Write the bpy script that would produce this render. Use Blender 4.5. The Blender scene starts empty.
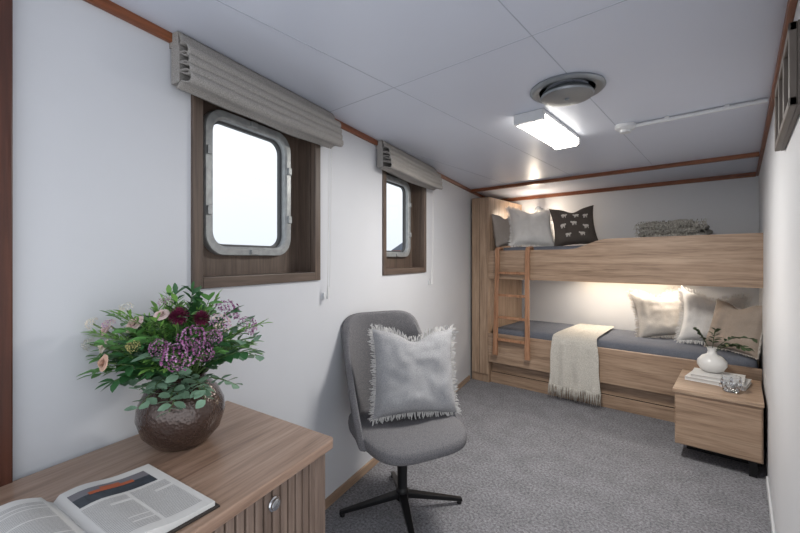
import bpy, math, random
from math import sin, cos, pi, radians, sqrt
from mathutils import Vector, Matrix, noise
random.seed(7)
H=2.10
scene=bpy.context.scene
scene.view_settings.view_transform='Standard'
scene.view_settings.look='None'
scene.view_settings.exposure=.74

# ---------------------------------------------------------------- materials
def lin(c):
    c=c/255.0
    return c/12.92 if c<=0.04045 else ((c+0.055)/1.055)**2.4
def rgb(r,g,b): return (lin(r),lin(g),lin(b),1)
def newmat(name):
    m=bpy.data.materials.new(name); m.use_nodes=True
    nt=m.node_tree; b=nt.nodes['Principled BSDF']
    return m,nt,b
def plain(name,col,rough=.5,metal=0,var=.06,scale=8,bump=0,bscale=200,spec=None,coat=0):
    m,nt,b=newmat(name)
    tc=nt.nodes.new('ShaderNodeTexCoord')
    n=nt.nodes.new('ShaderNodeTexNoise'); n.inputs['Scale'].default_value=scale; n.inputs['Detail'].default_value=4
    nt.links.new(tc.outputs['Object'],n.inputs['Vector'])
    r=nt.nodes.new('ShaderNodeValToRGB')
    r.color_ramp.elements[0].position=.3; r.color_ramp.elements[1].position=.7
    r.color_ramp.elements[0].color=tuple(c*(1-var) for c in col[:3])+(1,)
    r.color_ramp.elements[1].color=tuple(min(1,c*(1+var)) for c in col[:3])+(1,)
    nt.links.new(n.outputs['Fac'],r.inputs['Fac']); nt.links.new(r.outputs['Color'],b.inputs['Base Color'])
    b.inputs['Roughness'].default_value=rough; b.inputs['Metallic'].default_value=metal
    if spec is not None: b.inputs['Specular IOR Level'].default_value=spec
    if coat: b.inputs['Coat Weight'].default_value=coat
    if bump:
        n2=nt.nodes.new('ShaderNodeTexNoise'); n2.inputs['Scale'].default_value=bscale; n2.inputs['Detail'].default_value=3
        nt.links.new(tc.outputs['Object'],n2.inputs['Vector'])
        bp=nt.nodes.new('ShaderNodeBump'); bp.inputs['Strength'].default_value=bump; bp.inputs['Distance'].default_value=.004
        nt.links.new(n2.outputs['Fac'],bp.inputs['Height']); nt.links.new(bp.outputs['Normal'],b.inputs['Normal'])
    return m
def wood(name,c1,c2,c3,axis='x',rough=.42,s=1.0):
    m,nt,b=newmat(name)
    tc=nt.nodes.new('ShaderNodeTexCoord'); mp=nt.nodes.new('ShaderNodeMapping')
    sc={'x':(.8,14,14),'y':(14,.8,14),'z':(14,14,.8)}[axis]
    mp.inputs['Scale'].default_value=tuple(k*s for k in sc)
    nt.links.new(tc.outputs['Object'],mp.inputs['Vector'])
    n=nt.nodes.new('ShaderNodeTexNoise'); n.inputs['Scale'].default_value=1.6; n.inputs['Detail'].default_value=7; n.inputs['Roughness'].default_value=.62; n.inputs['Distortion'].default_value=.7
    nt.links.new(mp.outputs['Vector'],n.inputs['Vector'])
    r=nt.nodes.new('ShaderNodeValToRGB'); e=r.color_ramp.elements
    e[0].position=.32; e[0].color=c1; e[1].position=.68; e[1].color=c3
    k=e.new(.5); k.color=c2
    nt.links.new(n.outputs['Fac'],r.inputs['Fac'])
    n2=nt.nodes.new('ShaderNodeTexNoise'); n2.inputs['Scale'].default_value=9; n2.inputs['Detail'].default_value=4
    nt.links.new(mp.outputs['Vector'],n2.inputs['Vector'])
    r2=nt.nodes.new('ShaderNodeValToRGB'); r2.color_ramp.elements[0].position=.35; r2.color_ramp.elements[0].color=(.78,.77,.76,1); r2.color_ramp.elements[1].position=.55
    nt.links.new(n2.outputs['Fac'],r2.inputs['Fac'])
    mx=nt.nodes.new('ShaderNodeMix'); mx.data_type='RGBA'; mx.blend_type='MULTIPLY'; mx.inputs['Factor'].default_value=1
    nt.links.new(r.outputs['Color'],mx.inputs['A']); nt.links.new(r2.outputs['Color'],mx.inputs['B'])
    nt.links.new(mx.outputs['Result'],b.inputs['Base Color'])
    b.inputs['Roughness'].default_value=rough
    bp=nt.nodes.new('ShaderNodeBump'); bp.inputs['Strength'].default_value=.15; bp.inputs['Distance'].default_value=.002
    nt.links.new(n2.outputs['Fac'],bp.inputs['Height']); nt.links.new(bp.outputs['Normal'],b.inputs['Normal'])
    return m
def fabric(name,c1,c2,scale=260,bump=.5,rough=.95,big=0):
    m,nt,b=newmat(name)
    tc=nt.nodes.new('ShaderNodeTexCoord')
    n=nt.nodes.new('ShaderNodeTexNoise'); n.inputs['Scale'].default_value=scale; n.inputs['Detail'].default_value=3; n.inputs['Roughness'].default_value=.7
    nt.links.new(tc.outputs['Object'],n.inputs['Vector'])
    r=nt.nodes.new('ShaderNodeValToRGB'); r.color_ramp.elements[0].position=.36; r.color_ramp.elements[1].position=.64
    r.color_ramp.elements[0].color=c1; r.color_ramp.elements[1].color=c2
    nt.links.new(n.outputs['Fac'],r.inputs['Fac'])
    out=r.outputs['Color']
    if big:
        nb=nt.nodes.new('ShaderNodeTexNoise'); nb.inputs['Scale'].default_value=big; nb.inputs['Detail'].default_value=4
        nt.links.new(tc.outputs['Object'],nb.inputs['Vector'])
        rb=nt.nodes.new('ShaderNodeValToRGB'); rb.color_ramp.elements[0].position=.3; rb.color_ramp.elements[0].color=(.86,.86,.86,1); rb.color_ramp.elements[1].position=.7
        nt.links.new(nb.outputs['Fac'],rb.inputs['Fac'])
        mx=nt.nodes.new('ShaderNodeMix'); mx.data_type='RGBA'; mx.blend_type='MULTIPLY'; mx.inputs['Factor'].default_value=1
        nt.links.new(out,mx.inputs['A']); nt.links.new(rb.outputs['Color'],mx.inputs['B']); out=mx.outputs['Result']
    nt.links.new(out,b.inputs['Base Color'])
    b.inputs['Roughness'].default_value=rough; b.inputs['Specular IOR Level'].default_value=.15
    bp=nt.nodes.new('ShaderNodeBump'); bp.inputs['Strength'].default_value=bump; bp.inputs['Distance'].default_value=.003
    nt.links.new(n.outputs['Fac'],bp.inputs['Height']); nt.links.new(bp.outputs['Normal'],b.inputs['Normal'])
    return m
def emit(name,col,st):
    m,nt,b=newmat(name)
    b.inputs['Base Color'].default_value=col; b.inputs['Emission Color'].default_value=col; b.inputs['Emission Strength'].default_value=st
    return m
def glassmat(name,tint=(1,1,1,1),gl=.06):
    m=bpy.data.materials.new(name); m.use_nodes=True; nt=m.node_tree; nt.nodes.clear()
    o=nt.nodes.new('ShaderNodeOutputMaterial'); t=nt.nodes.new('ShaderNodeBsdfTransparent'); t.inputs['Color'].default_value=tint
    g=nt.nodes.new('ShaderNodeBsdfGlossy'); g.inputs['Roughness'].default_value=.03
    mx=nt.nodes.new('ShaderNodeMixShader'); mx.inputs[0].default_value=gl
    nt.links.new(t.outputs[0],mx.inputs[1]); nt.links.new(g.outputs[0],mx.inputs[2]); nt.links.new(mx.outputs[0],o.inputs[0])
    return m

M={}
M['wall']=plain('painted_wall_panel',rgb(201,203,208),.45,var=.015,scale=3)
M['wallw']=plain('painted_wall_white',rgb(212,213,216),.5,var=.015,scale=3)
M['ceil']=plain('ceiling_panel',rgb(208,213,226),.36,var=.015,scale=2)
M['seam']=plain('seam_dark',rgb(172,178,190),.6)
for a in 'xyz': M['oak_'+a]=wood('oak_'+a,rgb(136,112,92),rgb(166,140,118),rgb(184,159,136),a)
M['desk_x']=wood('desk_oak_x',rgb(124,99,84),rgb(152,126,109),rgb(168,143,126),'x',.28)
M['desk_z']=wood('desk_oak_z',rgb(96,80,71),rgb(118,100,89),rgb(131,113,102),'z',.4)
M['niche']=wood('window_surround_wood',rgb(72,60,53),rgb(90,76,67),rgb(104,89,79),'x',.5)
M['nichez']=wood('window_surround_wood_z',rgb(72,60,53),rgb(90,76,67),rgb(104,89,79),'z',.5)
M['red_x']=wood('mahogany_x',rgb(100,54,31),rgb(130,76,47),rgb(146,90,57),'x',.4)
M['red_y']=wood('mahogany_y',rgb(100,54,31),rgb(130,76,47),rgb(146,90,57),'y',.4)
M['red_z']=wood('mahogany_z',rgb(60,31,22),rgb(78,43,31),rgb(92,53,39),'z',.4)
M['ladder']=wood('ladder_wood',rgb(140,98,70),rgb(168,124,94),rgb(184,140,110),'z',.4)
M['groove']=plain('groove_dark',rgb(48,41,37),.8)
M['steel']=plain('window_metal',rgb(152,155,156),.38,.3,var=.16,scale=30,bump=.3,bscale=60)
M['chrome']=plain('chrome',rgb(200,202,206),.15,1,var=.02)
M['gasket']=plain('rubber_gasket',rgb(70,72,74),.6)
M['glass']=glassmat('window_glass',(.54,.55,.56,1),.04)
M['blind']=fabric('linen_blind',rgb(134,131,128),rgb(168,164,160),300,.35)
M['cord']=plain('white_cord',rgb(210,210,210),.5)
M['chair']=fabric('chair_wool',rgb(84,83,86),rgb(132,131,134),330,.6)
M['black']=plain('black_metal',rgb(24,24,26),.4,.3)
M['linen']=fabric('grey_linen',rgb(132,133,136),rgb(188,188,191),420,.6,big=6)
M['fringe_g']=fabric('fringe_grey',rgb(168,167,166),rgb(200,198,196),200,.3)
M['wlinen']=fabric('white_linen',rgb(208,206,204),rgb(238,236,233),300,.4,big=6)
M['blinen']=fabric('offwhite_linen',rgb(184,177,170),rgb(216,210,202),300,.4,big=6)
M['glinen']=fabric('stone_linen',rgb(138,130,124),rgb(166,158,152),300,.4,big=6)
M['tlinen']=fabric('tan_linen',rgb(144,131,120),rgb(174,161,149),300,.4,big=6)
M['dark']=fabric('charcoal_linen',rgb(82,75,71),rgb(106,98,92),300,.4)
M['motif']=fabric('motif_white',rgb(205,198,190),rgb(230,224,216),300,.2)
M['cover']=fabric('bed_cover_grey',rgb(92,96,106),rgb(122,126,136),300,.4,big=5)
M['throw']=fabric('cream_wool',rgb(178,174,166),rgb(210,206,198),150,.9)
M['gthrow']=fabric('grey_beige_wool',rgb(136,133,126),rgb(206,202,194),90,.9)
M['ceramic']=plain('white_ceramic',rgb(218,217,215),.3,var=.02)
M['paper']=plain('paper',rgb(198,197,195),.6,var=.01)
M['ink']=plain('ink_grey',rgb(120,120,124),.7)
M['white']=plain('white_plastic',rgb(208,210,213),.4,var=.01)
M['ventm']=plain('vent_metal',rgb(142,147,152),.35,.5,var=.05)
M['frame_g']=plain('taupe_frame',rgb(104,95,87),.5)
M['diff']=emit('light_diffuser',(1,.95,.85,1),5)
M['warm']=emit('warm_bulb',(1,.75,.45,1),10)
M['brick']=plain('quay_building_red',rgb(148,104,98),.8)
M['roof']=plain('quay_roof',rgb(96,102,112),.8)
m,nt,b=newmat('smoky_glass')
b.inputs['Base Color'].default_value=rgb(72,56,50); b.inputs['Roughness'].default_value=.2; b.inputs['Metallic'].default_value=.35
b.inputs['Coat Weight'].default_value=.5; b.inputs['Coat Roughness'].default_value=.08
tc=nt.nodes.new('ShaderNodeTexCoord'); v=nt.nodes.new('ShaderNodeTexVoronoi'); v.inputs['Scale'].default_value=120
bp=nt.nodes.new('ShaderNodeBump'); bp.inputs['Strength'].default_value=.5; bp.inputs['Distance'].default_value=.004
nt.links.new(tc.outputs['Object'],v.inputs['Vector']); nt.links.new(v.outputs['Distance'],bp.inputs['Height']); nt.links.new(bp.outputs['Normal'],b.inputs['Normal'])
M['smoky']=m
m,nt,b=newmat('clear_glass')
b.inputs['Base Color'].default_value=(.95,.97,1,1); b.inputs['Roughness'].default_value=.03; b.inputs['Transmission Weight'].default_value=1; b.inputs['IOR'].default_value=1.45
M['clear']=m
m,nt,b=newmat('grey_carpet')
tc=nt.nodes.new('ShaderNodeTexCoord')
n1=nt.nodes.new('ShaderNodeTexNoise'); n1.inputs['Scale'].default_value=75; n1.inputs['Detail'].default_value=5; n1.inputs['Roughness'].default_value=.8
n2=nt.nodes.new('ShaderNodeTexNoise'); n2.inputs['Scale'].default_value=7; n2.inputs['Detail'].default_value=5
for n in (n1,n2): nt.links.new(tc.outputs['Object'],n.inputs['Vector'])
r=nt.nodes.new('ShaderNodeValToRGB'); r.color_ramp.elements[0].position=.36; r.color_ramp.elements[1].position=.64
r.color_ramp.elements[0].color=rgb(92,92,97); r.color_ramp.elements[1].color=rgb(164,164,169)
nt.links.new(n1.outputs['Fac'],r.inputs['Fac'])
r2=nt.nodes.new('ShaderNodeValToRGB'); r2.color_ramp.elements[0].position=.35; r2.color_ramp.elements[1].position=.65
r2.color_ramp.elements[0].color=(.84,.84,.84,1); r2.color_ramp.elements[1].color=(1,1,1,1)
nt.links.new(n2.outputs['Fac'],r2.inputs['Fac'])
mx=nt.nodes.new('ShaderNodeMix'); mx.data_type='RGBA'; mx.blend_type='MULTIPLY'; mx.inputs['Factor'].default_value=1
nt.links.new(r.outputs['Color'],mx.inputs['A']); nt.links.new(r2.outputs['Color'],mx.inputs['B']); nt.links.new(mx.outputs['Result'],b.inputs['Base Color'])
b.inputs['Roughness'].default_value=1; b.inputs['Specular IOR Level'].default_value=.1
bp=nt.nodes.new('ShaderNodeBump'); bp.inputs['Strength'].default_value=.8; bp.inputs['Distance'].default_value=.008
nt.links.new(n1.outputs['Fac'],bp.inputs['Height']); nt.links.new(bp.outputs['Normal'],b.inputs['Normal'])
M['carpet']=m
for k,c,rf in [('leaf1',(84,132,68),.5),('leaf2',(54,100,58),.45),('leaf3',(122,152,128),.6),('leaf4',(118,164,80),.5),('stem',(88,114,64),.6),
            ('rose',(214,190,184),.6),('cream',(222,212,198),.6),('peach',(206,170,150),.6),('purple',(152,92,138),.6),('lilac',(190,142,180),.6),
            ('burg',(94,26,56),.55),('yellow',(200,190,130),.6),('wbud',(218,216,208),.6),('twig',(62,78,50),.6)]:
    M[k]=plain(k,rgb(*c),rf,var=.18,scale=40)

# ---------------------------------------------------------------- mesh builder
class MB:
    def __init__(s): s.v=[]; s.f=[]; s.m=[]
    def add(s,vs,fs,mi=0,T=None):
        o=len(s.v)
        for p in vs:
            p=Vector(p)
            if T is not None: p=T@p
            s.v.append(p)
        for f in fs: s.f.append([o+i for i in f]); s.m.append(mi)
    def box(s,c,d,mi=0,T=None):
        x,y,z=d[0]/2,d[1]/2,d[2]/2; c=Vector(c)
        vs=[c+Vector(p) for p in [(-x,-y,-z),(x,-y,-z),(x,y,-z),(-x,y,-z),(-x,-y,z),(x,-y,z),(x,y,z),(-x,y,z)]]
        s.add(vs,[(0,3,2,1),(4,5,6,7),(0,1,5,4),(1,2,6,5),(2,3,7,6),(3,0,4,7)],mi,T)
    def b2(s,a,b,mi=0,T=None):
        s.box([(a[i]+b[i])/2 for i in range(3)],[abs(b[i]-a[i]) for i in range(3)],mi,T)
    def prism(s,poly,z0,z1,mi=0,T=None):
        n=len(poly)
        vs=[(p[0],p[1],z0) for p in poly]+[(p[0],p[1],z1) for p in poly]
        fs=[list(range(n))[::-1],list(range(n,2*n))]+[(i,(i+1)%n,n+(i+1)%n,n+i) for i in range(n)]
        s.add(vs,fs,mi,T)
    def extr(s,poly,axis,a,b,mi=0,T=None):
        n=len(poly)
        def P(p,k): return (k,p[0],p[1]) if axis=='x' else (p[0],k,p[1])
        vs=[P(p,a) for p in poly]+[P(p,b) for p in poly]
        fs=[list(range(n)),list(range(n,2*n))[::-1]]+[(i,(i+1)%n,n+(i+1)%n,n+i) for i in range(n)]
        s.add(vs,fs,mi,T)
    def lathe(s,prof,seg=32,mi=0,T=None,c=(0,0,0)):
        vs=[];n=len(prof)
        for i in range(seg):
            a=2*pi*i/seg
            for r,z in prof: vs.append((c[0]+r*cos(a),c[1]+r*sin(a),c[2]+z))
        fs=[]
        for i in range(seg):
            j=(i+1)%seg
            for k in range(n-1): fs.append((i*n+k,j*n+k,j*n+k+1,i*n+k+1))
        s.add(vs,fs,mi,T)
    def tube(s,pts,rad,seg=8,mi=0,T=None,cap=True):
        pts=[Vector(p) for p in pts]; n=len(pts)
        if not isinstance(rad,(list,tuple)): rad=[rad]*n
        vs=[]
        up=Vector((0,0,1))
        for i,p in enumerate(pts):
            d=(pts[min(i+1,n-1)]-pts[max(i-1,0)]).normalized()
            a=d.cross(up)
            if a.length<.05: a=d.cross(Vector((0,1,0)))
            a.normalize(); b=d.cross(a)
            for k in range(seg):
                t=2*pi*k/seg; vs.append(p+(a*cos(t)+b*sin(t))*rad[i])
        fs=[]
        for i in range(n-1):
            for k in range(seg):
                l=(k+1)%seg; fs.append((i*seg+k,i*seg+l,(i+1)*seg+l,(i+1)*seg+k))
        if cap: fs+= [list(range(seg))[::-1],[ (n-1)*seg+k for k in range(seg)]]
        s.add(vs,fs,mi,T)
    def sell(s,c,r,e1=.5,e2=.5,mi=0,T=None,nu=28,nv=14,fn=None):
        sg=lambda w,e: math.copysign(abs(w)**e,w)
        vs=[];fs=[]
        for j in range(nv+1):
            ph=-pi/2+pi*j/nv
            for i in range(nu):
                th=2*pi*i/nu
                p=Vector((c[0]+r[0]*sg(cos(ph),e1)*sg(cos(th),e2),c[1]+r[1]*sg(cos(ph),e1)*sg(sin(th),e2),c[2]+r[2]*sg(sin(ph),e1)))
                if fn: p=fn(p)
                vs.append(p)
        for j in range(nv):
            for i in range(nu):
                k=(i+1)%nu; fs.append((j*nu+i,j*nu+k,(j+1)*nu+k,(j+1)*nu+i))
        s.add(vs,fs,mi,T)
    def obj(s,name,mats,parent=None,smooth=False,bevel=0,ang=40,sub=0,weld=False,matrix=None):
        me=bpy.data.meshes.new(name); me.from_pydata([tuple(p) for p in s.v],[],s.f)
        for k in mats: me.materials.append(M[k] if isinstance(k,str) else k)
        me.polygons.foreach_set('material_index',s.m); me.update()
        if smooth:
            me.shade_smooth()
            if ang<180: me.set_sharp_from_angle(angle=radians(ang))
        o=bpy.data.objects.new(name,me); scene.collection.objects.link(o)
        if bevel:
            w=o.modifiers.new('bevel','BEVEL'); w.width=bevel; w.segments=2; w.limit_method='ANGLE'
        if parent: o.parent=parent
        if matrix is not None: o.matrix_world=matrix
        return o
def empty(name,loc=(0,0,0),rz=0):
    e=bpy.data.objects.new(name,None); scene.collection.objects.link(e); e.empty_display_size=.1
    e.location=loc; e.rotation_euler=(0,0,rz); return e
def area(name,loc,rot,sx,sy,power,col,parent=None,spread=180):
    l=bpy.data.lights.new(name,'AREA'); l.shape='RECTANGLE'; l.size=sx; l.size_y=sy; l.energy=power; l.color=col; l.spread=radians(spread)
    o=bpy.data.objects.new(name,l); scene.collection.objects.link(o); o.location=loc; o.rotation_euler=rot
    if parent: o.parent=parent
    return o

# ---------------------------------------------------------------- room shell
WO=(-1.71,1.465,0); WR=radians(103.4)
XR=.125; YB=4.72; YF=-1.2
def wx(y,d=0): return -1.71-.2382*(y-1.465)-d
plan=[(wx(YF,.12),YF),(XR+.1,YF),(XR+.1,YB+.1),(wx(YB+.1,.12),YB+.1)]
b=MB(); b.prism(plan,-.08,0); b.obj('floor',['carpet'])
b=MB(); b.prism(plan,H,H+.08); b.obj('ceiling',['ceil'])
b=MB(); b.b2((XR,.75,0),(XR+.1,YB+.1,H)); b.obj('wall_right',['wallw'])
b=MB(); b.b2((-2.6,YB,0),(XR,YB+.1,H)); b.obj('wall_back',['wallw'])
WT=.14
N1=(-.90,-.18); N2=(.482,1.202); NZ=(1.22,2.0)
b=MB()
def wb(s0,s1,z0,z1): b.b2((s0,0,z0),(s1,WT,z1))
wb(-2.75,N1[0]+.02,0,H); wb(N1[1]-.02,N2[0]+.02,0,H); wb(N2[1]-.02,3.42,0,H)
for n in (N1,N2):
    wb(n[0]+.02,n[1]-.02,0,NZ[0]+.02); wb(n[0]+.02,n[1]-.02,NZ[1]-.02,H)
o=b.obj('wall_left',['wall']); o.location=WO; o.rotation_euler=(0,0,WR)

b=MB()
for x in (-.545,-1.18,-1.815): b.b2((x-.0016,YF,H-.0010),(x+.0016,3.8,H+.001))
b.b2((wx(1.33)+.02,1.33-.0016,H-.0010),(XR,1.33+.0016,H+.001))
b.obj('trim_ceiling_seams',['seam'])
b=MB(); b.b2((-2.7,-.018,H-.032),(3.3,0.0,H)); o=b.obj('trim_left_cornice',['red_x'],bevel=.003); o.location=WO; o.rotation_euler=(0,0,WR)
b=MB(); b.b2((-2.7,-.014,0),(2.4,0.0,.05)); o=b.obj('baseboard_left',['oak_x'],bevel=.003); o.location=WO; o.rotation_euler=(0,0,WR)
b=MB(); b.b2((XR-.018,.75,H-.035),(XR,YB,H)); b.obj('trim_right_cornice',['red_y'],bevel=.003)
b=MB(); b.b2((-2.26,3.83,H-.03),(XR-.02,3.87,H)); b.obj('trim_bunk_header',['red_x'],bevel=.003)
b=MB(); b.b2((-2.44,YB-.02,H-.04),(XR-.02,YB,H)); b.obj('trim_back_cornice',['red_x'],bevel=.003)
b=MB(); b.b2((XR-.010,.75,0),(XR,3.18,.05)); b.obj('baseboard_right',['white'],bevel=.003)
b=MB(); b.b2((-1.47,-.03,.0),(-1.392,.0,H-.033)); o=b.obj('trim_door_jamb',['red_z'],bevel=.004); o.location=WO; o.rotation_euler=(0,0,WR)

# ---------------------------------------------------------------- windows
def rrect(cx,cz,w,h,r,n=8):
    pts=[]
    for (sx,sz,a0) in ((1,1,0),(-1,1,90),(-1,-1,180),(1,-1,270)):
        for i in range(n+1):
            a=radians(a0+90*i/n)
            pts.append((cx+sx*(w/2-r)+r*cos(a),cz+sz*(h/2-r)+r*sin(a)))
    return pts
def rectproj(pts,cx,cz,x0,x1,z0,z1):
    out=[]
    hw0=(x1-x0)/2; hz0=(z1-z0)/2; mx_=(x0+x1)/2; mz=(z0+z1)/2
    for p in pts:
        dx,dz=p[0]-cx,p[1]-cz
        t=min(((hw0)/abs(dx)) if abs(dx)>1e-6 else 1e9,(hz0/abs(dz)) if abs(dz)>1e-6 else 1e9)
        out.append((mx_+dx*t,mz+dz*t))
    return out
def ring(b,A,B,ya,yb,mi=0):
    n=len(A)
    vs=[(p[0],ya,p[1]) for p in A]+[(p[0],yb,p[1]) for p in B]
    b.add(vs,[(i,(i+1)%n,n+(i+1)%n,n+i) for i in range(n)],mi)
def window(name,n):
    e=empty(name,WO,WR)
    s0,s1=n; z0,z1=NZ
    b=MB()
    fw=.042
    b.b2((s0,-.012,z0),(s0+fw,0.02,z1)); b.b2((s1-fw,-.012,z0),(s1,0.02,z1))
    b.obj('frame_stiles',['nichez'],e,bevel=.003)
    b=MB()
    b.b2((s0+fw,-.012,z0),(s1-fw,0.02,z0+fw)); b.b2((s0+fw,-.012,z1-fw),(s1-fw,0.02,z1))
    b.obj('frame_rails',['niche'],e,bevel=.003)
    b=MB()
    i0,i1=s0+fw,s1-fw; j0,j1=z0+fw,z1-fw
    b.b2((i0-.015,.0205,j0-.015),(i0,.12,j1+.015)); b.b2((i1,.0205,j0-.015),(i1+.015,.12,j1+.015))
    b.b2((i0,.0205,j0-.015),(i1,.12,j0)); b.b2((i0,.0205,j1),(i1,.12,j1+.015))
    b.obj('niche_reveal',['nichez'],e)
    cx=(s0+s1)/2-.008; cz=1.645
    hole=rrect(cx,cz,.45,.57,.075)
    out=rectproj(hole,cx,cz,i0,i1,j0,j1)
    b=MB(); ring(b,out,hole,.10,.10); ring(b,hole,hole,.10,.14); b.obj('niche_back_panel',['nichez'],e)
    b=MB()
    A=rrect(cx,cz,.48,.60,.09); B=rrect(cx,cz,.475,.595,.088); C=rrect(cx,cz,.425,.545,.07); D=rrect(cx,cz,.405,.525,.062)
    ring(b,A,A,.1,.078); ring(b,A,B,.078,.072); ring(b,B,C,.072,.072); ring(b,C,D,.072,.078); ring(b,D,D,.078,.125)
    for (dx,dz) in [(-.225,.12),(-.225,-.12),(.225,.12),(.225,-.12),(0,.285),(0,-.285)]:
        b.box((cx+dx,.068,cz+dz),(.022,.012,.035) if abs(dx)>.1 else (.035,.012,.022))
    b.obj('metal_frame',['steel'],e,smooth=True,bevel=.002)
    b=MB(); G=rrect(cx,cz,.385,.505,.055); ring(b,D,G,.10,.104); ring(b,G,G,.104,.12); b.obj('gasket',['gasket'],e)
    b=MB(); P=rrect(cx,cz,.40,.52,.06); b.add([(p[0],.112,p[1]) for p in P],[list(range(len(P)))]); b.obj('glass_pane',['glass'],e)
    return e
window('window_1',N1); window('window_2',N2)

def blind(s0,s1,cs):
    e=empty('roman_blind',WO,WR)
    prof=[(.052,2.094),(.060,2.085),(.066,2.072),(.070,2.060),(.070,2.052)]
    for i in range(4):
        z0=2.046-.031*i; g=.005*i
        prof+=[(.062,z0+.004),(.064,z0+.008),(.084+g,z0+.005),(.099+g,z0-.003),(.108+g,z0-.017),(.108+g,z0-.031),(.099+g,z0-.040),(.086+g,z0-.038),(.074,z0-.029)]
    zb=prof[-1][1]
    prof+=[(.058,zb-.004),(.048,zb-.012),(.042,zb-.014)]
    b=MB(); NS=70; P=len(prof); vs=[]
    for i in range(NS+1):
        s=s0+(s1-s0)*i/NS
        for j,(n,z) in enumerate(prof):
            f=(j/P); row=(j-5)//9
            w=.006*noise.noise(Vector((s*6,row*1.7,s0)))*f
            sag=(.009*noise.noise(Vector((s*3.5,s0,row*.9)))-.008*sin(pi*i/NS))*f
            vs.append((s,-(n+w),min(z+sag,2.096)))
    fs=[]
    for i in range(NS):
        for j in range(P-1): fs.append((i*P+j,(i+1)*P+j,(i+1)*P+j+1,i*P+j+1))
    b.add(vs,fs); o=b.obj('fabric_folds',['blind'],e,smooth=True,ang=180)
    so=o.modifiers.new('thick','SOLIDIFY'); so.thickness=.004; so.offset=0
    b=MB(); b.b2((s0+.004,-.050,2.05),(s1-.004,-.002,2.098)); b.b2((s0+.004,-.056,1.925),(s1-.004,-.013,2.05)); b.obj('headrail',['blind'],e)
    b=MB()
    for ds in (0,.018): b.tube([(cs+ds,-.045,1.95),(cs+ds,-.04,1.5),(cs+ds+.004,-.03,1.18)],.0014,6)
    b.tube([(cs+.005,-.032,1.19),(cs+.006,-.031,1.12)],[.004,.008],8)
    b.obj('pull_cord',['cord'],e)
    b=MB(); b.b2((cs-.002,-.012,1.12),(cs+.016,-.002,1.15)); b.obj('cord_cleat',['white'],e)
blind(-.985,-.135,-.15); blind(.39,1.285,1.262)

# ---------------------------------------------------------------- desk
e=empty('desk',WO,WR)
DZ=.78
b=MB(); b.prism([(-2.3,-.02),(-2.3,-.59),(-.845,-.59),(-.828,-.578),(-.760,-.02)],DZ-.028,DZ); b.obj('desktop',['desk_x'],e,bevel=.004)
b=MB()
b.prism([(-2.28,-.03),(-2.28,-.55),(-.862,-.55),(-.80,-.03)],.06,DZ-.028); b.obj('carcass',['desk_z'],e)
b=MB(); b.prism([(-2.25,-.05),(-2.25,-.50),(-.90,-.50),(-.84,-.05)],0,.06); b.obj('plinth',['groove'],e)
b=MB()
b.b2((-.905,-.572,.06),(-.858,-.55,DZ-.028)); b.b2((-2.28,-.572,.06),(-2.24,-.55,DZ-.028)); b.b2((-1.60,-.572,.06),(-1.56,-.55,DZ-.028))
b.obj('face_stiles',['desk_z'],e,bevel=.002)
b=MB(); b.b2((-2.24,-.5515,.06),(-.905,-.5505,DZ-.028)); b.obj('door_shadow_gap',['groove'],e)
b=MB(); s=-2.235
while s<-.915:
    if not(-1.605<s+.01<-1.555): b.b2((s,-.568,.08),(s+.023,-.551,DZ-.034))
    s+=.0285
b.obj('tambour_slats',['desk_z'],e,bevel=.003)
b=MB(); T=Matrix.Translation((-1.068,-.57,.702))@Matrix.Rotation(radians(90),4,'X')
b.lathe([(0,.012),(.010,.012),(.014,.010),(.014,.004),(.018,.002),(.018,0)],24,0,T); b.obj('lock_knob',['chrome'],e,smooth=True)

# ---------------------------------------------------------------- magazine
e=empty('open_magazine',(-1.000,.178,DZ),radians(8))
def pz(y):
    if y>=0: return .014+.011*math.exp(-((y-.05)/.05)**2)+.004*(1-y/.2)
    t=-y
    return .012+.036*math.exp(-((t-.07)/.07)**2)+.004*(1-t/.2)
b=MB()
NY=40
L=.148
ys=[-.21+.41*i/NY for i in range(NY+1)]
vs=[];fs=[]
for y in ys:
    z=pz(y)-(.010 if abs(y)<.006 else 0)
    for x in (-L,L): vs.append((x,y,z))
for y in ys:
    for x in (-L,L): vs.append((x,y,.0045))
n=2*(NY+1)
for i in range(NY):
    a=2*i; fs+=[(a,a+1,a+3,a+2),(n+a,n+a+2,n+a+3,n+a+1),(a,a+2,n+a+2,n+a),(a+1,n+a+1,n+a+3,a+3)]
fs+=[(0,n,n+1,1),(2*NY,2*NY+1,n+2*NY+1,n+2*NY)]
b.add(vs,fs); b.obj('pages',['paper'],e,smooth=True,ang=50)
b=MB(); b.b2((-L-.005,-.218,.0005),(L+.008,.207,.0044)); b.obj('cover',['groove'],e)
def patch(b,x0,x1,y0,y1,mi=0,n=8,off=.0006):
    vs=[];fs=[]
    for i in range(n+1):
        y=y0+(y1-y0)*i/n; vs+=[(x0,y,pz(y)+off),(x1,y,pz(y)+off)]
    for i in range(n): fs.append((2*i,2*i+1,2*i+3,2*i+2))
    b.add(vs,fs,mi)
b=MB()
random.seed(3)
for col in ((.018,.10),(.108,.185)):
    x=-.035
    while x<.125:
        w=(col[1]-col[0])*(1 if random.random()>.15 else .5)
        patch(b,x,x+.0012,col[0],col[0]+w); x+=.0052
for col in ((-.19,-.108),(-.10,-.02)):
    x=-.12
    while x<.125:
        if random.random()>.06: patch(b,x,x+.0012,col[0],col[1])
        x+=.0052
b.obj('text_lines',['ink'],e)
M['p_sky']=plain('print_sky',rgb(110,108,114),.5); M['p_sea']=plain('print_sea',rgb(52,58,66),.5,var=.3,scale=60); M['p_or']=plain('print_orange',rgb(166,86,54),.5)
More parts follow.
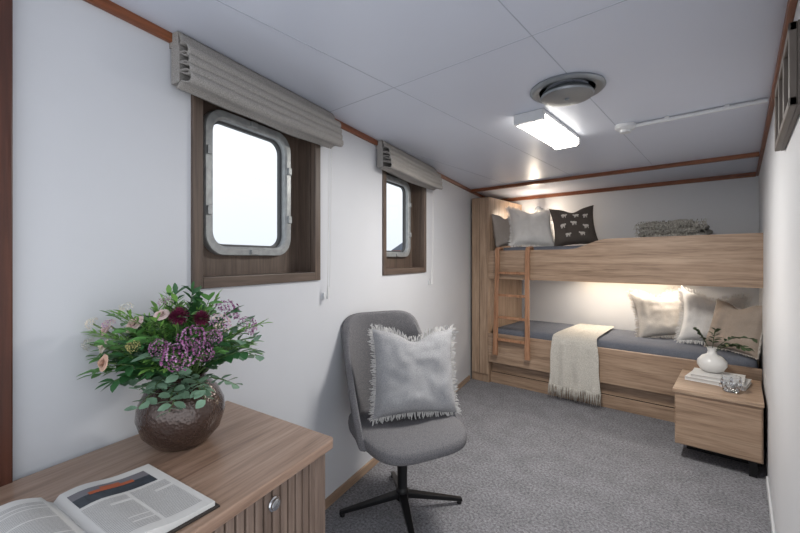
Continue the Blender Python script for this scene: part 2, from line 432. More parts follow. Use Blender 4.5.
b=MB(); patch(b,-.12,-.09,.02,.175,0); patch(b,-.09,-.048,.02,.175,1)
patch(b,-.098,-.084,.05,.14,2,off=.001); patch(b,-.108,-.098,.075,.115,2,off=.001)
b.obj('page_photo',['p_sky','p_sea','p_or'],e)

# ---------------------------------------------------------------- vase & bouquet
VX,VY=-1.272,.474
b=MB()
prof=[(0,.004),(.05,.002),(.062,.0),(.075,.008),(.105,.042),(.119,.088),(.116,.122),(.098,.160),(.075,.183),(.066,.193),(.068,.204),(.074,.211),(.068,.209),(.061,.194),(.070,.18),(.092,.157),(.110,.122),(.110,.088),(.09,.03),(0,.015)]
b.lathe(prof,64); o=b.obj('flower_vase',['smoky'],smooth=True,ang=80); o.location=(VX,VY,DZ)
random.seed(11)
e=empty('flower_bouquet',(VX,VY,DZ+.196),radians(40.7))
def orient(d,up=Vector((0,0,1))):
    d=d.normalized(); a=d.cross(up)
    if a.length<.05: a=d.cross(Vector((1,0,0)))
    a.normalize(); return d,a,a.cross(d).normalized()
def leaf(b,p,d,L,W,mi,roll=0,droop=.15,cup=.15):
    d,a,u=orient(d)
    a2=a*cos(roll)+u*sin(roll); u2=u*cos(roll)-a*sin(roll)
    vs=[p]
    for t,w in ((.25,.75),(.55,1.0),(.82,.6)):
        c=p+d*L*t-Vector((0,0,1))*droop*L*t*t
        vs+=[c-a2*W*w/2+u2*cup*W*w,c,c+a2*W*w/2+u2*cup*W*w]
    vs.append(p+d*L-Vector((0,0,1))*droop*L)
    fs=[(0,2,1),(0,3,2),(1,2,5,4),(2,3,6,5),(4,5,8,7),(5,6,9,8),(7,8,10),(8,9,10)]
    b.add(vs,fs,mi)
def curve(p0,p1,bend,n=8):
    out=[]
    mid=(p0+p1)/2+bend
    for i in range(n+1):
        t=i/n; out.append(p0*(1-t)**2+mid*2*t*(1-t)+p1*t*t)
    return out
def rv(s=1): return Vector((random.uniform(-s,s),random.uniform(-s,s),random.uniform(-s,s)))
fol=MB(); stems=MB()
def spray(tip,kind,n=14):
    p0=Vector((random.uniform(-.035,.035),random.uniform(-.035,.035),-.03))
    out=Vector((tip.x,tip.y,0)); 
    pts=curve(p0,tip,Vector((0,0,.05))-out*.12,10)
    stems.tube(pts,[.0024-.0015*i/10 for i in range(11)],5,0)
    for i in range(n):
        t=.30+.70*(i+1)/n; k=min(int(t*10),9); f=t*10-k
        p=pts[k]*(1-f)+pts[k+1]*f
        d=(pts[k+1]-pts[k]).normalized(); _,a,u=orient(d)
        sd=1 if i%2 else -1
        if kind==0:
            dd=(a*sd+d*.35+u*random.uniform(-.5,.5)).normalized(); leaf(fol,p,dd,random.uniform(.026,.038),random.uniform(.024,.032),2,random.uniform(-.6,.6),.1,.08)
        elif kind==1:
            dd=(a*sd*.8+d*.8+u*random.uniform(-.4,.4)).normalized(); leaf(fol,p,dd,random.uniform(.036,.06),random.uniform(.018,.026),1,random.uniform(-.5,.5),.2)
        elif kind==2:
            dd=(a*sd+d*.6+rv(.4)).normalized(); leaf(fol,p,dd,random.uniform(.03,.05),random.uniform(.014,.022),0,random.uniform(-.8,.8),.1)
        else:
            for q in range(3):
                dd=(a*sd*(1 if q else -1)+d*1.0+rv(.5)).normalized(); leaf(fol,p,dd,random.uniform(.025,.04),.006,3,0,0)
    if kind!=0: leaf(fol,pts[-1],(pts[-1]-pts[-2]),.045,.016,[0,1,0,3][kind])
for i in range(140):
    az=random.uniform(0,2*pi); rr=sqrt(random.random())
    el=1-rr*.85
    tip=Vector((cos(az)*rr*.20,sin(az)*rr*.165,.055+el*.165+random.uniform(-.03,.035)))
    spray(tip,random.choice([0,1,1,2,2,2,3,3]),random.choice([11,13,15]))
for tx,ty,tz,k in [(.24,-.03,.13,0),(.225,.02,.06,0),(.13,-.12,.0,0),(.05,-.15,-.02,0),(-.03,-.15,.01,0),(-.10,-.12,.02,0),(.2,-.08,.0,0),(-.24,0,.10,2),(-.245,-.03,.07,2),(.20,.02,.17,0),(-.16,-.06,.19,2),(-.05,.02,.24,3),(.02,.02,.25,1),(.05,0,.24,1),(.09,.02,.23,3),(-.02,.0,.245,1),(.16,-.02,.2,1),(-.2,-.08,.03,2),(.02,-.16,.06,1),(.23,-.06,.09,1),(-.06,-.16,.10,1),(-.1,-.12,.2,3),(.0,-.16,.15,2),(.04,-.10,.235,3),(-.21,-.06,.14,3),(.11,-.06,.235,2),(.0,-.17,.10,0),(-.03,-.16,.13,1),(-.12,-.15,.13,2),(-.08,-.17,.04,1),(.02,-.16,.19,3),(.03,-.18,.03,0),(.08,-.16,.05,0),(.06,-.17,-.04,0),(-.02,-.17,-.03,0),(.14,-.14,-.02,0),(.24,-.02,.16,3),(-.23,-.04,.14,3),(-.09,-.17,.15,3),(-.14,-.15,.06,2),(-.04,-.18,.17,2),(-.05,-.17,.21,3)]:
    spray(Vector((tx,ty,tz)),k,14)
fol.obj('foliage',['leaf1','leaf2','leaf3','leaf4'],e,smooth=True,ang=180)
def rose(b,c,d,R,mi):
    d,a,u=orient(d)
    for layer in range(5):
        n=4+layer; r=R*(.15+.2*layer); h=R*(1.05-.12*layer); open_=.08+.17*layer
        for i in range(n):
            t=2*pi*i/n+layer*.7+random.uniform(-.15,.15)
            rad=a*cos(t)+u*sin(t); tan=-a*sin(t)+u*cos(t)
            w=R*(.35+.14*layer)
            vs=[]
            for q in range(4):
                f=q/3; pr=r*(.5+.5*f)+open_*R*f*f*.9
                hh=-R*.5+h*f*(1.25)-(R*.25*open_*2 if q==3 else 0)
                for s_ in (-1,-.5,0,.5,1):
                    ww=w*sin(pi*(.25+.5*f))*s_
                    vs.append(c+d*(hh-abs(s_)**3*R*.12*f)+rad*(pr-abs(s_)**2*w*.35)+tan*ww)
            fs=[(q*5+k,q*5+k+1,q*5+k+6,q*5+k+5) for q in range(3) for k in range(4)]
            b.add(vs,fs,mi)
def mum(b,c,d,R,mi,n=90):
    d,a,u=orient(d)
    for i in range(n):
        f=(i+.5)/n; ph=math.acos(1-f*1.25); t=i*2.39996
        dd=d*cos(ph)+(a*cos(t)+u*sin(t))*sin(ph)
        leaf(b,c+dd*R*.2,dd,R*.85,R*.26,mi,random.uniform(-.4,.4),0,.25)
def cluster(b,c,d,R,mis,n=60):
    d,a,u=orient(d)
    for i in range(n):
        f=(i+.5)/n; ph=math.acos(1-f*1.1); t=i*2.39996
        dd=d*cos(ph)+(a*cos(t)+u*sin(t))*sin(ph)
        p=c+dd*R*random.uniform(.75,1.05); mi=random.choice(mis)
        _,aa,uu=orient(dd); s_=R*random.uniform(.13,.2)
        for k in range(5):
            q=2*pi*k/5+i
            leaf(b,p,(aa*cos(q)+uu*sin(q)+dd*.35),s_,s_*.8,mi,0,0,.1)
fl=MB()
fm=['rose','cream','peach','purple','lilac','burg','yellow','wbud']
def stemto(c): stems.tube(curve(Vector((random.uniform(-.03,.03),random.uniform(-.03,.03),-.03)),c,Vector((0,0,.03)),8),.0025,5,0)
for c,R,k,mi in [((-.065,-.12,.180),.017,'rose',0),((-.155,-.11,.115),.015,'rose',1),((-.165,-.09,.155),.013,'rose',0),((-.115,-.165,.085),.014,'rose',2),((-.12,-.13,.175),.018,'clu',(4,0)),
                 ((.064,-.13,.200),.027,'mum',5),((.108,-.10,.190),.024,'mum',5),((.01,-.12,.205),.013,'rose',0),
                 ((.080,-.165,.10),.040,'clu',(3,4)),((.040,-.175,.125),.024,'clu',(3,4)),((.11,-.15,.145),.034,'clu',(3,3,4)),((.155,-.09,.175),.028,'clu',(4,0)),((.13,-.13,.105),.026,'clu',(3,4)),((.145,-.11,.14),.024,'clu',(4,3)),
                 ((-.09,-.11,.215),.020,'clu',(7,1)),((-.23,-.06,.11),.018,'clu',(7,)),((-.19,-.10,.175),.018,'clu',(7,1)),((-.03,-.17,.13),.018,'clu',(6,)),((.17,.05,.14),.035,'clu',(3,4)),((0,.09,.2),.02,'rose',0),((-.1,.1,.17),.02,'rose',1),((.09,.1,.18),.04,'clu',(3,4)),((-.02,-.05,.225),.020,'clu',(4,7))]:
    c=Vector(c); d=(c-Vector((0,.02,.03))).normalized(); stemto(c)
    if k=='rose': rose(fl,c,d,R,mi)
    elif k=='mum': mum(fl,c,d,R,mi)
    else: cluster(fl,c,d,R,mi)
fl.obj('flower_heads',fm,e,smooth=True,ang=180)
stems.obj('stems',['stem'],e,smooth=True)

# ---------------------------------------------------------------- chair
CX,CY=-1.36,1.60
e=empty('swivel_chair',(CX,CY,0),radians(-22))
b=MB()
NU,NV=22,18; vs=[];fs=[]
def backp(u,v,off):
    w=.285-.05*v**1.5
    y=w*(u-.06*u*abs(u)**7)
    wing=(.34*(1-v)**1.1+.05)*abs(u)**3.0
    x=-.225-.065*v+wing-.02*sin(pi*v)*(1-u*u)
    z=.43+(.585-.07*abs(u)**6)*v
    nx=-1+.0*u; ny=u*abs(u)*.9
    l=sqrt(nx*nx+ny*ny)
    return Vector((x+nx/l*off,y+ny/l*off,z))
for off in (0,.042):
    for j in range(NV+1):
        for i in range(NU+1):
            u=-1+2*i/NU; v=j/NV
            vs.append(backp(u,v,off))
n=(NU+1)*(NV+1)
for j in range(NV):
    for i in range(NU):
        a=j*(NU+1)+i
        fs.append((a,a+1,a+NU+2,a+NU+1)); fs.append((n+a,n+a+NU+1,n+a+NU+2,n+a+1))
for i in range(NU):
    fs.append((i,n+i,n+i+1,i+1)); t=NV*(NU+1)+i; fs.append((t,t+1,n+t+1,n+t))
for j in range(NV):
    a=j*(NU+1); fs.append((a,a+NU+1,n+a+NU+1,n+a)); a+=NU; fs.append((a,n+a,n+a+NU+1,a+NU+1))
b.add(vs,fs); o=b.obj('backrest_shell',['chair'],e,smooth=True,ang=180,bevel=.016)
o.modifiers['bevel'].segments=3; o.modifiers['bevel'].angle_limit=radians(50)
b=MB()
def seatfn(p):
    t=max(0,(p.x-.1)/.2); p.z-=.03*t*t
    p.z-=.012*math.exp(-((p.x+.02)**2+p.y**2)/.03) if p.z>.45 else 0
    k=1-.10*max(0,(-p.x)/.28); p.y*=k
    return p
b.sell((.02,0,.455),(.29,.275,.042),.45,.55,nu=48,nv=16,fn=seatfn); b.obj('seat_cushion',['chair'],e,smooth=True,ang=180)
b=MB()
b.box((0,0,.401),(.26,.18,.02)); b.lathe([(0,.39),(.05,.39),(.045,.37),(.028,.36),(.026,.12),(.034,.11),(.036,.06),(0,.06)],24)
for k in range(4):
    a=radians(50.7+22+90*k); T=Matrix.Rotation(a,4,'Z')
    vs=[(0,-.022,.075),(0,.022,.075),(0,.022,.105),(0,-.022,.105),(.33,-.011,.012),(.33,.011,.012),(.33,.011,.03),(.33,-.011,.03)]
    b.add(vs,[(0,3,2,1),(4,5,6,7),(0,1,5,4),(1,2,6,5),(2,3,7,6),(3,0,4,7)],0,T)
    b.add([(0.315+.014*cos(q*pi/4),.014*sin(q*pi/4),z) for z in (0,.016) for q in range(8)],[list(range(8))[::-1],list(range(8,16))]+[(q,(q+1)%8,8+(q+1)%8,8+q) for q in range(8)],0,T)
b.obj('pedestal_base',['black'],e,bevel=.003,smooth=True)

# ---------------------------------------------------------------- pillows
def pillow(name,base,w,h,th,az,tilt,mat,fmat=None,fl_=.03,motif=False,seed=0,roll=0,pinch=.09):
    random.seed(seed); az=radians(az); tl=radians(tilt)
    nrm=Vector((cos(az)*cos(tl),sin(az)*cos(tl),sin(tl))); rt=Vector((-sin(az),cos(az),0)); up=nrm.cross(rt)
    if roll:
        R=Matrix.Rotation(radians(roll),3,nrm); rt=R@rt; up=R@up
    c=Vector(base)+up*(h/2)
    MW=Matrix(((rt.x,up.x,nrm.x,c.x),(rt.y,up.y,nrm.y,c.y),(rt.z,up.z,nrm.z,c.z),(0,0,0,1)))
    b=MB(); n=30
    def P(u,v,sd):
        x=w/2*u*(1-pinch*(1-v*v)*abs(u)**2); y=h/2*v*(1-pinch*(1-u*u)*abs(v)**2)
        y-= .05*h/.45*math.exp(-(u/.35)**2)*max(0,v)**2
        t=(max(0,(1-u**4))*max(0,(1-v**4)))**.55
        wr=noise.noise(Vector((u*2.2+seed,v*2.2,sd*3)))*.20+noise.noise(Vector((u*5+seed,v*5,sd)))*.11
        z=sd*th/2*t*(1+wr)*(1-.18*v)
        return Vector((x,y,z))
    for sd in (1,-1):
        vs=[P(-1+2*i/n,-1+2*j/n,sd) for j in range(n+1) for i in range(n+1)]
        fs=[]
        for j in range(n):
            for i in range(n):
                a=j*(n+1)+i; q=(a,a+1,a+n+2,a+n+1); fs.append(q if sd>0 else q[::-1])
        b.add(vs,fs,0)
    mats=[mat]
    if fmat:
        mats.append(fmat); per=int(85*(w+h)/.9)
        for sidei in range(4):
            for k in range(per):
                t=-1+2*(k+random.random())/per
                uv={0:(t,1),1:(t,-1),2:(1,t),3:(-1,t)}[sidei]
                p=P(uv[0],uv[1],1); od=Vector({0:(t*.25,1,0),1:(t*.25,-1,0),2:(1,t*.25,0),3:(-1,t*.25,0)}[sidei])
                od=(od+Vector((random.uniform(-.35,.35),random.uniform(-.35,.35),random.uniform(-.5,.5)))).normalized()
                L=fl_*random.uniform(.7,1.15); tn=Vector((od.y,-od.x,0)).normalized()*.0028
                q=p+od*L*.5+Vector((0,0,random.uniform(-.004,.004))); r_=p+od*L+Vector((random.uniform(-.006,.006),random.uniform(-.006,.006),random.uniform(-.008,.008)))
                b.add([p-tn,p+tn,q+tn*1.2,q-tn*1.2,r_+tn*.6,r_-tn*.6],[(0,1,2,3),(3,2,4,5)],1)
    if motif:
        mats.append('motif')
        mi=len(mats)-1
        for gx,gy in [(-.5,.5),(.05,.50),(.55,.42),(-.55,-.02),(.0,.08),(.5,-.12),(-.35,-.5),(.2,-.48)]:
            gx+=random.uniform(-.06,.06); fl2=random.choice([-1,1]); s_=.2
            for ex,ey,rx,ry in [(0,0,.6,.34),(.58*fl2,.2,.22,.2),(-.35,-.42,.1,.3),(.35,-.42,.1,.3),(-.1,-.42,.09,.28)]:
                ring_=[]
                for q in range(10):
                    a=2*pi*q/10; uu=gx+s_*(ex+rx*cos(a)); vv=gy+s_*(ey+ry*sin(a)); pp=P(max(-.98,min(.98,uu)),max(-.98,min(.98,vv)),1); ring_.append(pp+Vector((0,0,.0025)))
                b.add(ring_,[list(range(10))],mi)
    return b.obj(name,mats,None,smooth=True,ang=180,matrix=MW)
pillow('grey_fringed_cushion',(CX+.075,CY+.025,.508),.47,.45,.15,-30,13,'linen','fringe_g',.03,seed=1,roll=-3)

# ---------------------------------------------------------------- bunk bed
e=empty('bunk_bed')
YBF=3.85; XE=XR-.005
b=MB(); b.prism([(-2.258,YBF),(-2.05,YBF),(-2.05,4.70),(-2.455,4.70)],0,2.0); b.obj('end_cabinet',['oak_z'],e,bevel=.003)
b=MB(); b.b2((-2.25,YBF-.016,.09),(-2.160,YBF-.001,1.99)); b.b2((-2.152,YBF-.016,.09),(-2.055,YBF-.001,1.99)); b.obj('cabinet_front_strips',['oak_z'],e,bevel=.002)
P=[(-2.05,1.126),(XE,1.126),(XE,1.512)]
x1,x2=-.88,-1.22
P.append((x1+.05,1.505))
for i in range(1,9):
    t=i/9; s_=t*t*(3-2*t); P.append((x1+(x2-x1)*t,1.505-(1.505-1.416)*s_))
P+=[(x2-.03,1.414),(-2.05,1.412)]
b=MB(); b.extr(P,'y',YBF-.005,YBF+.028); b.obj('upper_side_board',['oak_x'],e,bevel=.006)
b=MB(); b.b2((-2.05,YBF+.028,1.16),(XE,4.70,1.20)); b.obj('upper_base_panel',['oak_x'],e)
b=MB(); b.b2((-2.05,YBF-.02,.23),(XE,YBF+.008,.54)); b.obj('lower_side_board',['oak_x'],e,bevel=.006)
b=MB(); b.b2((-2.05,YBF+.06,.115),(XE,YBF+.085,.225)); b.b2((-2.05,YBF+.04,0.0),(XE,YBF+.06,.11)); b.obj('lower_drawer_plinth',['oak_x'],e,bevel=.003)
b=MB(); b.b2((-2.05,YBF+.062,.108),(XE,YBF+.07,.118)); b.obj('plinth_gap',['groove'],e)
b=MB(); b.b2((-2.05,YBF+.008,.36),(XE,4.70,.40)); b.obj('lower_base_panel',['oak_x'],e)
def matt(name,z0,z1):
    b=MB(); b.sell(((XR-2.05)/2-.005,(YBF+.04+4.69)/2,(z0+z1)/2),((2.05+XR)/2-.015,(4.68-YBF-.04)/2,(z1-z0)/2),.25,.12,nu=64,nv=14); b.obj(name,['cover'],e,smooth=True,ang=180)
matt('lower_mattress',.40,.60); matt('upper_mattress',1.20,1.46)
b=MB(); b.b2((-1.35,4.60,1.13),(-.45,4.64,1.158)); b.obj('led_bar_housing',['white'],e)
b=MB(); b.b2((-1.33,4.605,1.126),(-.47,4.635,1.1295)); b.obj('led_bar_diffuser',['warm'],e)
area('led_bar_light',(-.9,4.40,1.12),(radians(-4),0,0),1.1,.16,4.5,(1,.9,.78),e)
e2=empty('reading_lamp',(-1.80,4.66,1.91))
b=MB(); b.lathe([(0,.0),(.03,0),(.03,.02),(.012,.03),(.012,.05)],20,0,Matrix.Rotation(radians(90),4,'X')@Matrix.Translation((0,0,-.06))); b.obj('mount',['ventm'],e2,smooth=True)
b=MB(); b.lathe([(.012,.05),(.035,.03),(.045,-.01),(.043,-.01),(.03,.028),(0,.04)],24,0,Matrix.Translation((0,-.08,-.01))); b.obj('shade',['ventm'],e2,smooth=True)
b=MB(); b.sell((0,-.08,-.0),(.022,.022,.022),1,1,nu=14,nv=8); b.obj('bulb',['warm'],e2,smooth=True)
l=bpy.data.lights.new('bulb_light','POINT'); l.energy=4; l.color=(1,.84,.66); l.shadow_soft_size=.05
o=bpy.data.objects.new('bulb_light',l); scene.collection.objects.link(o); o.parent=e2; o.location=(0,-.18,-.07)

# ladder
e=empty('bunk_ladder')
def ladpt(z): return 3.775+(z-.33)*.028
b=MB()
for x0,sg_ in ((-1.93,-1),(-1.60,1)):
    pts=[]
    for i in range(15):
        z=.33+1.0*i/14; pts.append((x0+ sg_*.012*(1-z),ladpt(z),z))
    w=.022;d=.014
    vs=[];fs=[]
    pts+= [(x0,ladpt(1.33),1.40),(x0,ladpt(1.33)+.012,1.435),(x0,3.865,1.445),(x0,3.898,1.435),(x0,3.905,1.40)]
    n=len(pts)
    for i,p in enumerate(pts):
        p=Vector(p); q0=Vector(pts[max(i-1,0)]); q1=Vector(pts[min(i+1,n-1)]); t=(q1-q0).normalized(); nn=Vector((1,0,0)).cross(t).normalized()
        ww=w*(1+.25*max(0,(1-i/3)))
        for (a_,b_) in ((-ww,-d),(ww,-d),(ww,d),(-ww,d)): vs.append(p+Vector((a_,0,0))+nn*b_)
    for i in range(n-1):
        for k in range(4): l_=(k+1)%4; fs.append((i*4+k,i*4+l_,(i+1)*4+l_,(i+1)*4+k))
    fs+=[(3,2,1,0),(4*n-4,4*n-3,4*n-2,4*n-1)]
    b.add(vs,fs)
b.obj('rails',['ladder'],e,bevel=.005,smooth=True)
b=MB()
for z in (.50,.73,.96,1.19): b.b2((-1.91,ladpt(z)-.012,z-.018),(-1.62,ladpt(z)+.030,z+.008))
b.obj('rungs',['ladder'],e,bevel=.005)

pillow('stone_pillow',(-1.93,4.08,1.455),.40,.38,.13,-15,12,'glinen',seed=21)
pillow('white_ruffled_cushion',(-1.68,4.14,1.46),.48,.47,.15,-48,24,'wlinen','wlinen',.034,seed=22,roll=-3,pinch=.12)
pillow('animal_print_cushion',(-1.30,4.36,1.46),.46,.46,.14,-62,18,'dark',motif=True,seed=23,roll=4,pinch=.13)
pillow('beige_fringed_cushion',(-.51,4.36,.60),.46,.46,.15,-65,22,'blinen','blinen',.038,seed=24,roll=5,pinch=.13)
pillow('white_fringed_cushion',(-.19,4.24,.60),.46,.46,.15,-78,20,'wlinen','wlinen',.038,seed=25,roll=-6,pinch=.13)
pillow('tan_pillow',(-.065,4.03,.60),.41,.41,.13,-128,18,'tlinen','blinen',.012,seed=26)

# folded blanket on the upper bunk
b=MB()
for i,(zz,hh,ww,dd) in enumerate([(1.495,.035,.27,.15),(1.545,.034,.262,.145),(1.595,.033,.25,.14),(1.635,.030,.20,.11)]):
    def fb(p,i=i):
        k=noise.noise(Vector((p.x*7,p.y*7,i*3)))*.03; return Vector((p.x+k,p.y+k,p.z+k*1.0))
    b.sell((-.46+.02*(i-1.5)*(-1)**i,4.22,zz),(ww,dd,hh),.7,.4,nu=56,nv=12,fn=fb)
random.seed(5)
for k in range(260):
    x=-.46+random.uniform(-.25,.25); y=4.075+random.uniform(-.015,.01); z=random.choice([1.55,1.60,1.64,1.66])
    b.tube([(x,y,z),(x+random.uniform(-.01,.01),y-.02,z-.015),(x+random.uniform(-.02,.02),y-.025,z-.05)],.0028,4)
b.obj('folded_blanket',['gthrow'],smooth=True,ang=180)

# throw over lower bunk
b=MB()
path=[(4.62,.612),(4.4,.616),(4.15,.618),(3.95,.614),(3.87,.603),(3.835,.59),(3.815,.565),(3.808,.53),(3.806,.45),(3.805,.36),(3.804,.27),(3.803,.19),(3.802,.14)]
pp=[]
for i in range(len(path)-1):
    for k in range(4):
        t=k/4; pp.append((path[i][0]*(1-t)+path[i+1][0]*t,path[i][1]*(1-t)+path[i+1][1]*t))
pp.append(path[-1])
NXX=48; vs=[];fs=[];tot=len(pp)
def tp(i,j):
    f=j/(tot-1); u=i/NXX
    x0=-1.34-.04*f; x1=-1.0+.07*f
    x=x0+(x1-x0)*u+.012*noise.noise(Vector((f*4,u,0)))
    drape=max(0,(f-.45)/.55)
    w=.014*drape*(1+sin(u*21+f*1.5))+.008*(1+noise.noise(Vector((u*6,f*6,1))))
    y,z=pp[j]
    if f<.45: return Vector((x,y,z+w*.8))
    return Vector((x,y-w,z+.004))
for j in range(tot):
    for i in range(NXX+1): vs.append(tp(i,j))
for j in range(tot-1):
    for i in range(NXX):
        a=j*(NXX+1)+i; fs.append((a,a+1,a+NXX+2,a+NXX+1))
b.add(vs,fs,0)
random.seed(9)
for k in range(70):
    u=k/69; p=tp(u*NXX,tot-1)
    q=p+Vector((random.uniform(-.006,.006),-random.uniform(0,.006),-.055)); r_=q+Vector((random.uniform(-.008,.008),0,-.055+random.uniform(-.01,.01)))
    b.tube([p,q,r_],[.0036,.003,.002],5,1)
b.obj('throw_blanket',['throw','throw'],smooth=True,ang=180)

# ---------------------------------------------------------------- bedside table
e=empty('bedside_table')
NX0,NX1,NY0,NY1=-.345,XR-.015,3.20,3.80
b=MB(); b.b2((NX0,NY0,.44),(NX1,NY1,.466)); b.obj('top',['oak_x'],e,bevel=.004)
b=MB(); b.b2((NX0+.012,NY0+.012,.10),(NX1-.005,NY1,.44)); b.obj('body',['oak_x'],e,bevel=.003)
b=MB(); b.b2((NX0+.02,NY0+.002,.108),(NX1-.012,NY0+.0115,.425)); b.obj('door_front',['oak_x'],e,bevel=.002)
b=MB(); b.b2((NX0+.06,NY0+.22,0),(NX1-.05,NY1-.02,.10)); b.b2((NX1-.07,NY0+.03,0),(NX1-.03,NY0+.07,.10)); b.b2((NX0+.03,NY1-.07,0),(NX0+.055,NY1-.03,.10)); b.obj('feet',['black'],e)
b=MB(); T=Matrix.Translation((-.12,3.58,0))@Matrix.Rotation(radians(-8),4,'Z')
def book(b,z0,w,d,h,T):
    b.b2((-w/2,-d/2,z0),(w/2,d/2,z0+.003),0,T); b.b2((-w/2,-d/2,z0+h-.003),(w/2,d/2,z0+h),0,T); b.b2((-w/2,-d/2,z0+.003),(-w/2+.003,d/2,z0+h-.003),0,T)
    b.b2((-w/2+.003,-d/2+.004,z0+.003),(w/2-.004,d/2-.004,z0+h-.003),1,T)
book(b,.467,.33,.25,.026,T); book(b,.4935,.29,.22,.022,T@Matrix.Rotation(radians(6),4,'Z'))
b.obj('book_stack',['ceramic','paper'])
e=empty('bud_vase',(-.155,3.64,.516))
b=MB(); b.lathe([(0,0),(.040,0),(.066,.012),(.088,.048),(.086,.080),(.060,.112),(.030,.128),(.024,.150),(.032,.176),(.028,.176),(.020,.150),(.024,.128),(0,.10)],36); b.obj('jug',['ceramic'],e,smooth=True,ang=80)
b=MB(); random.seed(31)
for tip,bd in [(Vector((.22,.02,.26)),Vector((-.04,0,.10))),(Vector((-.09,-.03,.30)),Vector((0,0,.03))),(Vector((.13,-.05,.22)),Vector((-.02,0,.05))),(Vector((.20,-.06,.20)),Vector((-.02,0,.08))),(Vector((.02,-.06,.31)),Vector((0,0,.03)))]:
    pts=curve(Vector((0,0,.12)),tip,bd,12); b.tube(pts,.0024,5,0)
    for i in range(5,13):
        for sd in (-1,1):
            if random.random()<.9:
                d=(pts[i]-pts[i-1]).normalized(); _,a,u=orient(d); leaf(b,pts[i],a*sd+d*.7+rv(.3),random.uniform(.035,.06),.026,0,random.uniform(-.7,.7))
b.obj('leafy_sprig',['twig'],e,smooth=True)
b=MB(); b.lathe([(0,0),(.036,0),(.042,.005),(.054,.05),(.052,.10),(.048,.10),(.050,.05),(.038,.012),(0,.012)],12)
for k in range(12):
    a=2*pi*k/12; b.sell((.053*cos(a),.053*sin(a),.032+.034*(k%2)),(.009,.009,.016),1,1,nu=6,nv=4)
o=b.obj('glass_candle_holder',['clear']); o.location=(-.045,3.36,.4665)

# ---------------------------------------------------------------- ceiling fixtures
def fixture(x0,x1,y0,y1,power):
    e=empty('ceiling_light',((x0+x1)/2,(y0+y1)/2,H))
    hx,hy=(x1-x0)/2,(y1-y0)/2
    b=MB(); b.b2((-hx,-hy,-.055),(hx,-hy+.03,-.001)); b.b2((-hx,hy-.03,-.055),(hx,hy,-.001)); b.b2((-hx,-hy+.03,-.02),(hx,hy-.03,-.001)); b.obj('housing',['white'],e,bevel=.003)
    b=MB(); b.extr([(-hx+.005,-.02),(-hx+.005,-.05),(-hx+.02,-.062),(hx-.02,-.062),(hx-.005,-.05),(hx-.005,-.02)],'y',-hy+.031,hy-.031); b.obj('diffuser',['diff'],e,bevel=.003)
    area('tube_light',(0,0,-.068),(0,0,0),2*hx-.04,2*hy-.08,power,(1,.96,.90),e)
fixture(-.92,-.76,2.0,2.62,18)
b=MB(); b.lathe([(.09,0),(.155,0),(.158,-.008),(.150,-.016),(.140,-.018),(.128,-.012),(.118,-.012),(.118,-.0),(.09,0)],48)
b.lathe([(0,-.002),(.075,-.004),(.105,-.02),(.112,-.034),(.108,-.042),(.085,-.046),(.04,-.048),(.012,-.048),(0,-.048)],48)
b.lathe([(0,-.048),(.010,-.049),(.010,-.056),(0,-.057)],12)
o=b.obj('ceiling_vent',['ventm'],smooth=True,ang=50); o.location=(-.592,1.84,H-.001)
e=empty('smoke_detector',(-.50,2.57,H))
b=MB(); b.lathe([(0,-.001),(.055,-.001),(.055,-.018),(.046,-.026),(.030,-.030),(.028,-.044),(0,-.046)],32); b.obj('head',['white'],e,smooth=True)
b=MB(); b.tube([(.05,0,-.014),(.60,0,-.014)],.011,12); 
for x in (.2,.45): b.box((x,0,-.010),(.02,.036,.018))
b.obj('conduit',['white'],e,smooth=True)
e=empty('framed_picture',(XR,1.75,0))
b=MB(); b.b2((-.012,-.30,1.73),(-.001,.28,1.95)); b.obj('back_plate',['frame_g'],e)
b=MB()
for y in (-.30,-.115,.07,.255): b.b2((-.028,y,1.73),(-.012,y+.025,1.95))
for z in (1.73,1.925): b.b2((-.028,-.30,z),(-.012,.28,z+.025))
b.obj('frame_bars',['frame_g'],e,bevel=.003)
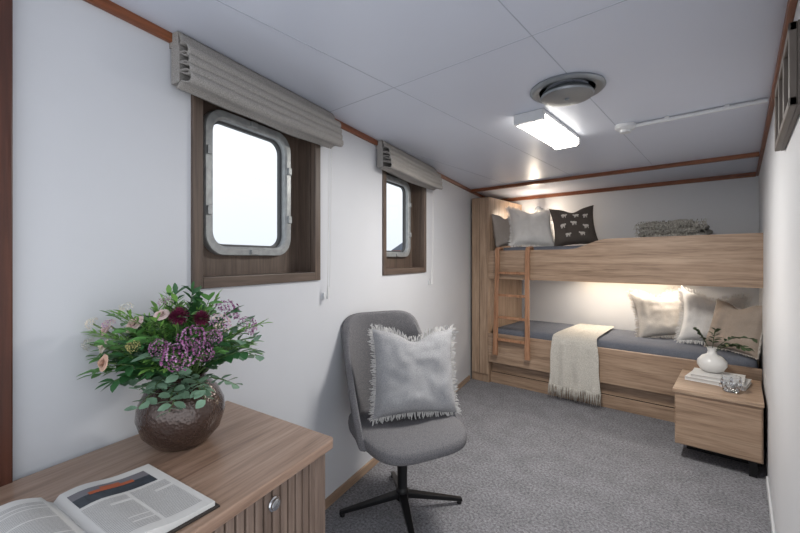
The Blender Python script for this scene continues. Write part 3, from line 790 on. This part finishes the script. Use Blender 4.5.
b=MB()
for y in (-.265,-.08,.105): b.b2((-.016,y,1.765),(-.0125,y+.14,1.915))
b.obj('prints',['wallw'],e)

# ---------------------------------------------------------------- outside: quayside house seen through the far porthole
e=empty('quayside_building',(-39,46,-3),radians(40))
b=MB(); b.b2((-1.5,-2,0),(1.6,2,5.6)); b.b2((2.0,-2,0),(4.2,2,4.8)); b.obj('walls',['brick'],e)
b=MB(); b.extr([(-1.7,5.6),(1.8,5.6),(.05,6.8)],'y',-2.2,2.2); b.b2((1.9,-2.1,4.8),(4.3,2.1,5.05)); b.obj('roof',['roof'],e)
b=MB(); 
for x in (-.9,.3): 
    for z in (1.2,3.0,4.4): b.b2((x,-2.02,z),(x+.6,-1.98,z+.9))
b.obj('window_panes',['white'],e)

# ---------------------------------------------------------------- world
w=bpy.data.worlds.new('sky'); scene.world=w; w.use_nodes=True; nt=w.node_tree
bg=nt.nodes['Background']; tc=nt.nodes.new('ShaderNodeTexCoord'); sp=nt.nodes.new('ShaderNodeSeparateXYZ')
r=nt.nodes.new('ShaderNodeValToRGB'); el=r.color_ramp.elements
el[0].position=.48; el[0].color=(.76,.78,.81,1); el[1].position=.6; el[1].color=(.92,.96,1,1)
k=el.new(.515); k.color=(.80,.85,.91,1)
mr=nt.nodes.new('ShaderNodeMapRange'); mr.inputs['From Min'].default_value=-1; mr.inputs['From Max'].default_value=1
nt.links.new(tc.outputs['Generated'],sp.inputs[0]); nt.links.new(sp.outputs['Z'],mr.inputs['Value']); nt.links.new(mr.outputs[0],r.inputs['Fac']); nt.links.new(r.outputs['Color'],bg.inputs['Color'])
bg.inputs['Strength'].default_value=1.3

# ---------------------------------------------------------------- camera
cam=bpy.data.cameras.new('camera'); co=bpy.data.objects.new('camera',cam); scene.collection.objects.link(co)
cam.sensor_width=36; cam.lens=17.8; cam.clip_start=.02; cam.clip_end=1000; cam.shift_y=-.0094
co.location=(0,0,1.33); co.rotation_euler=(radians(90),0,radians(40.7))
scene.camera=co
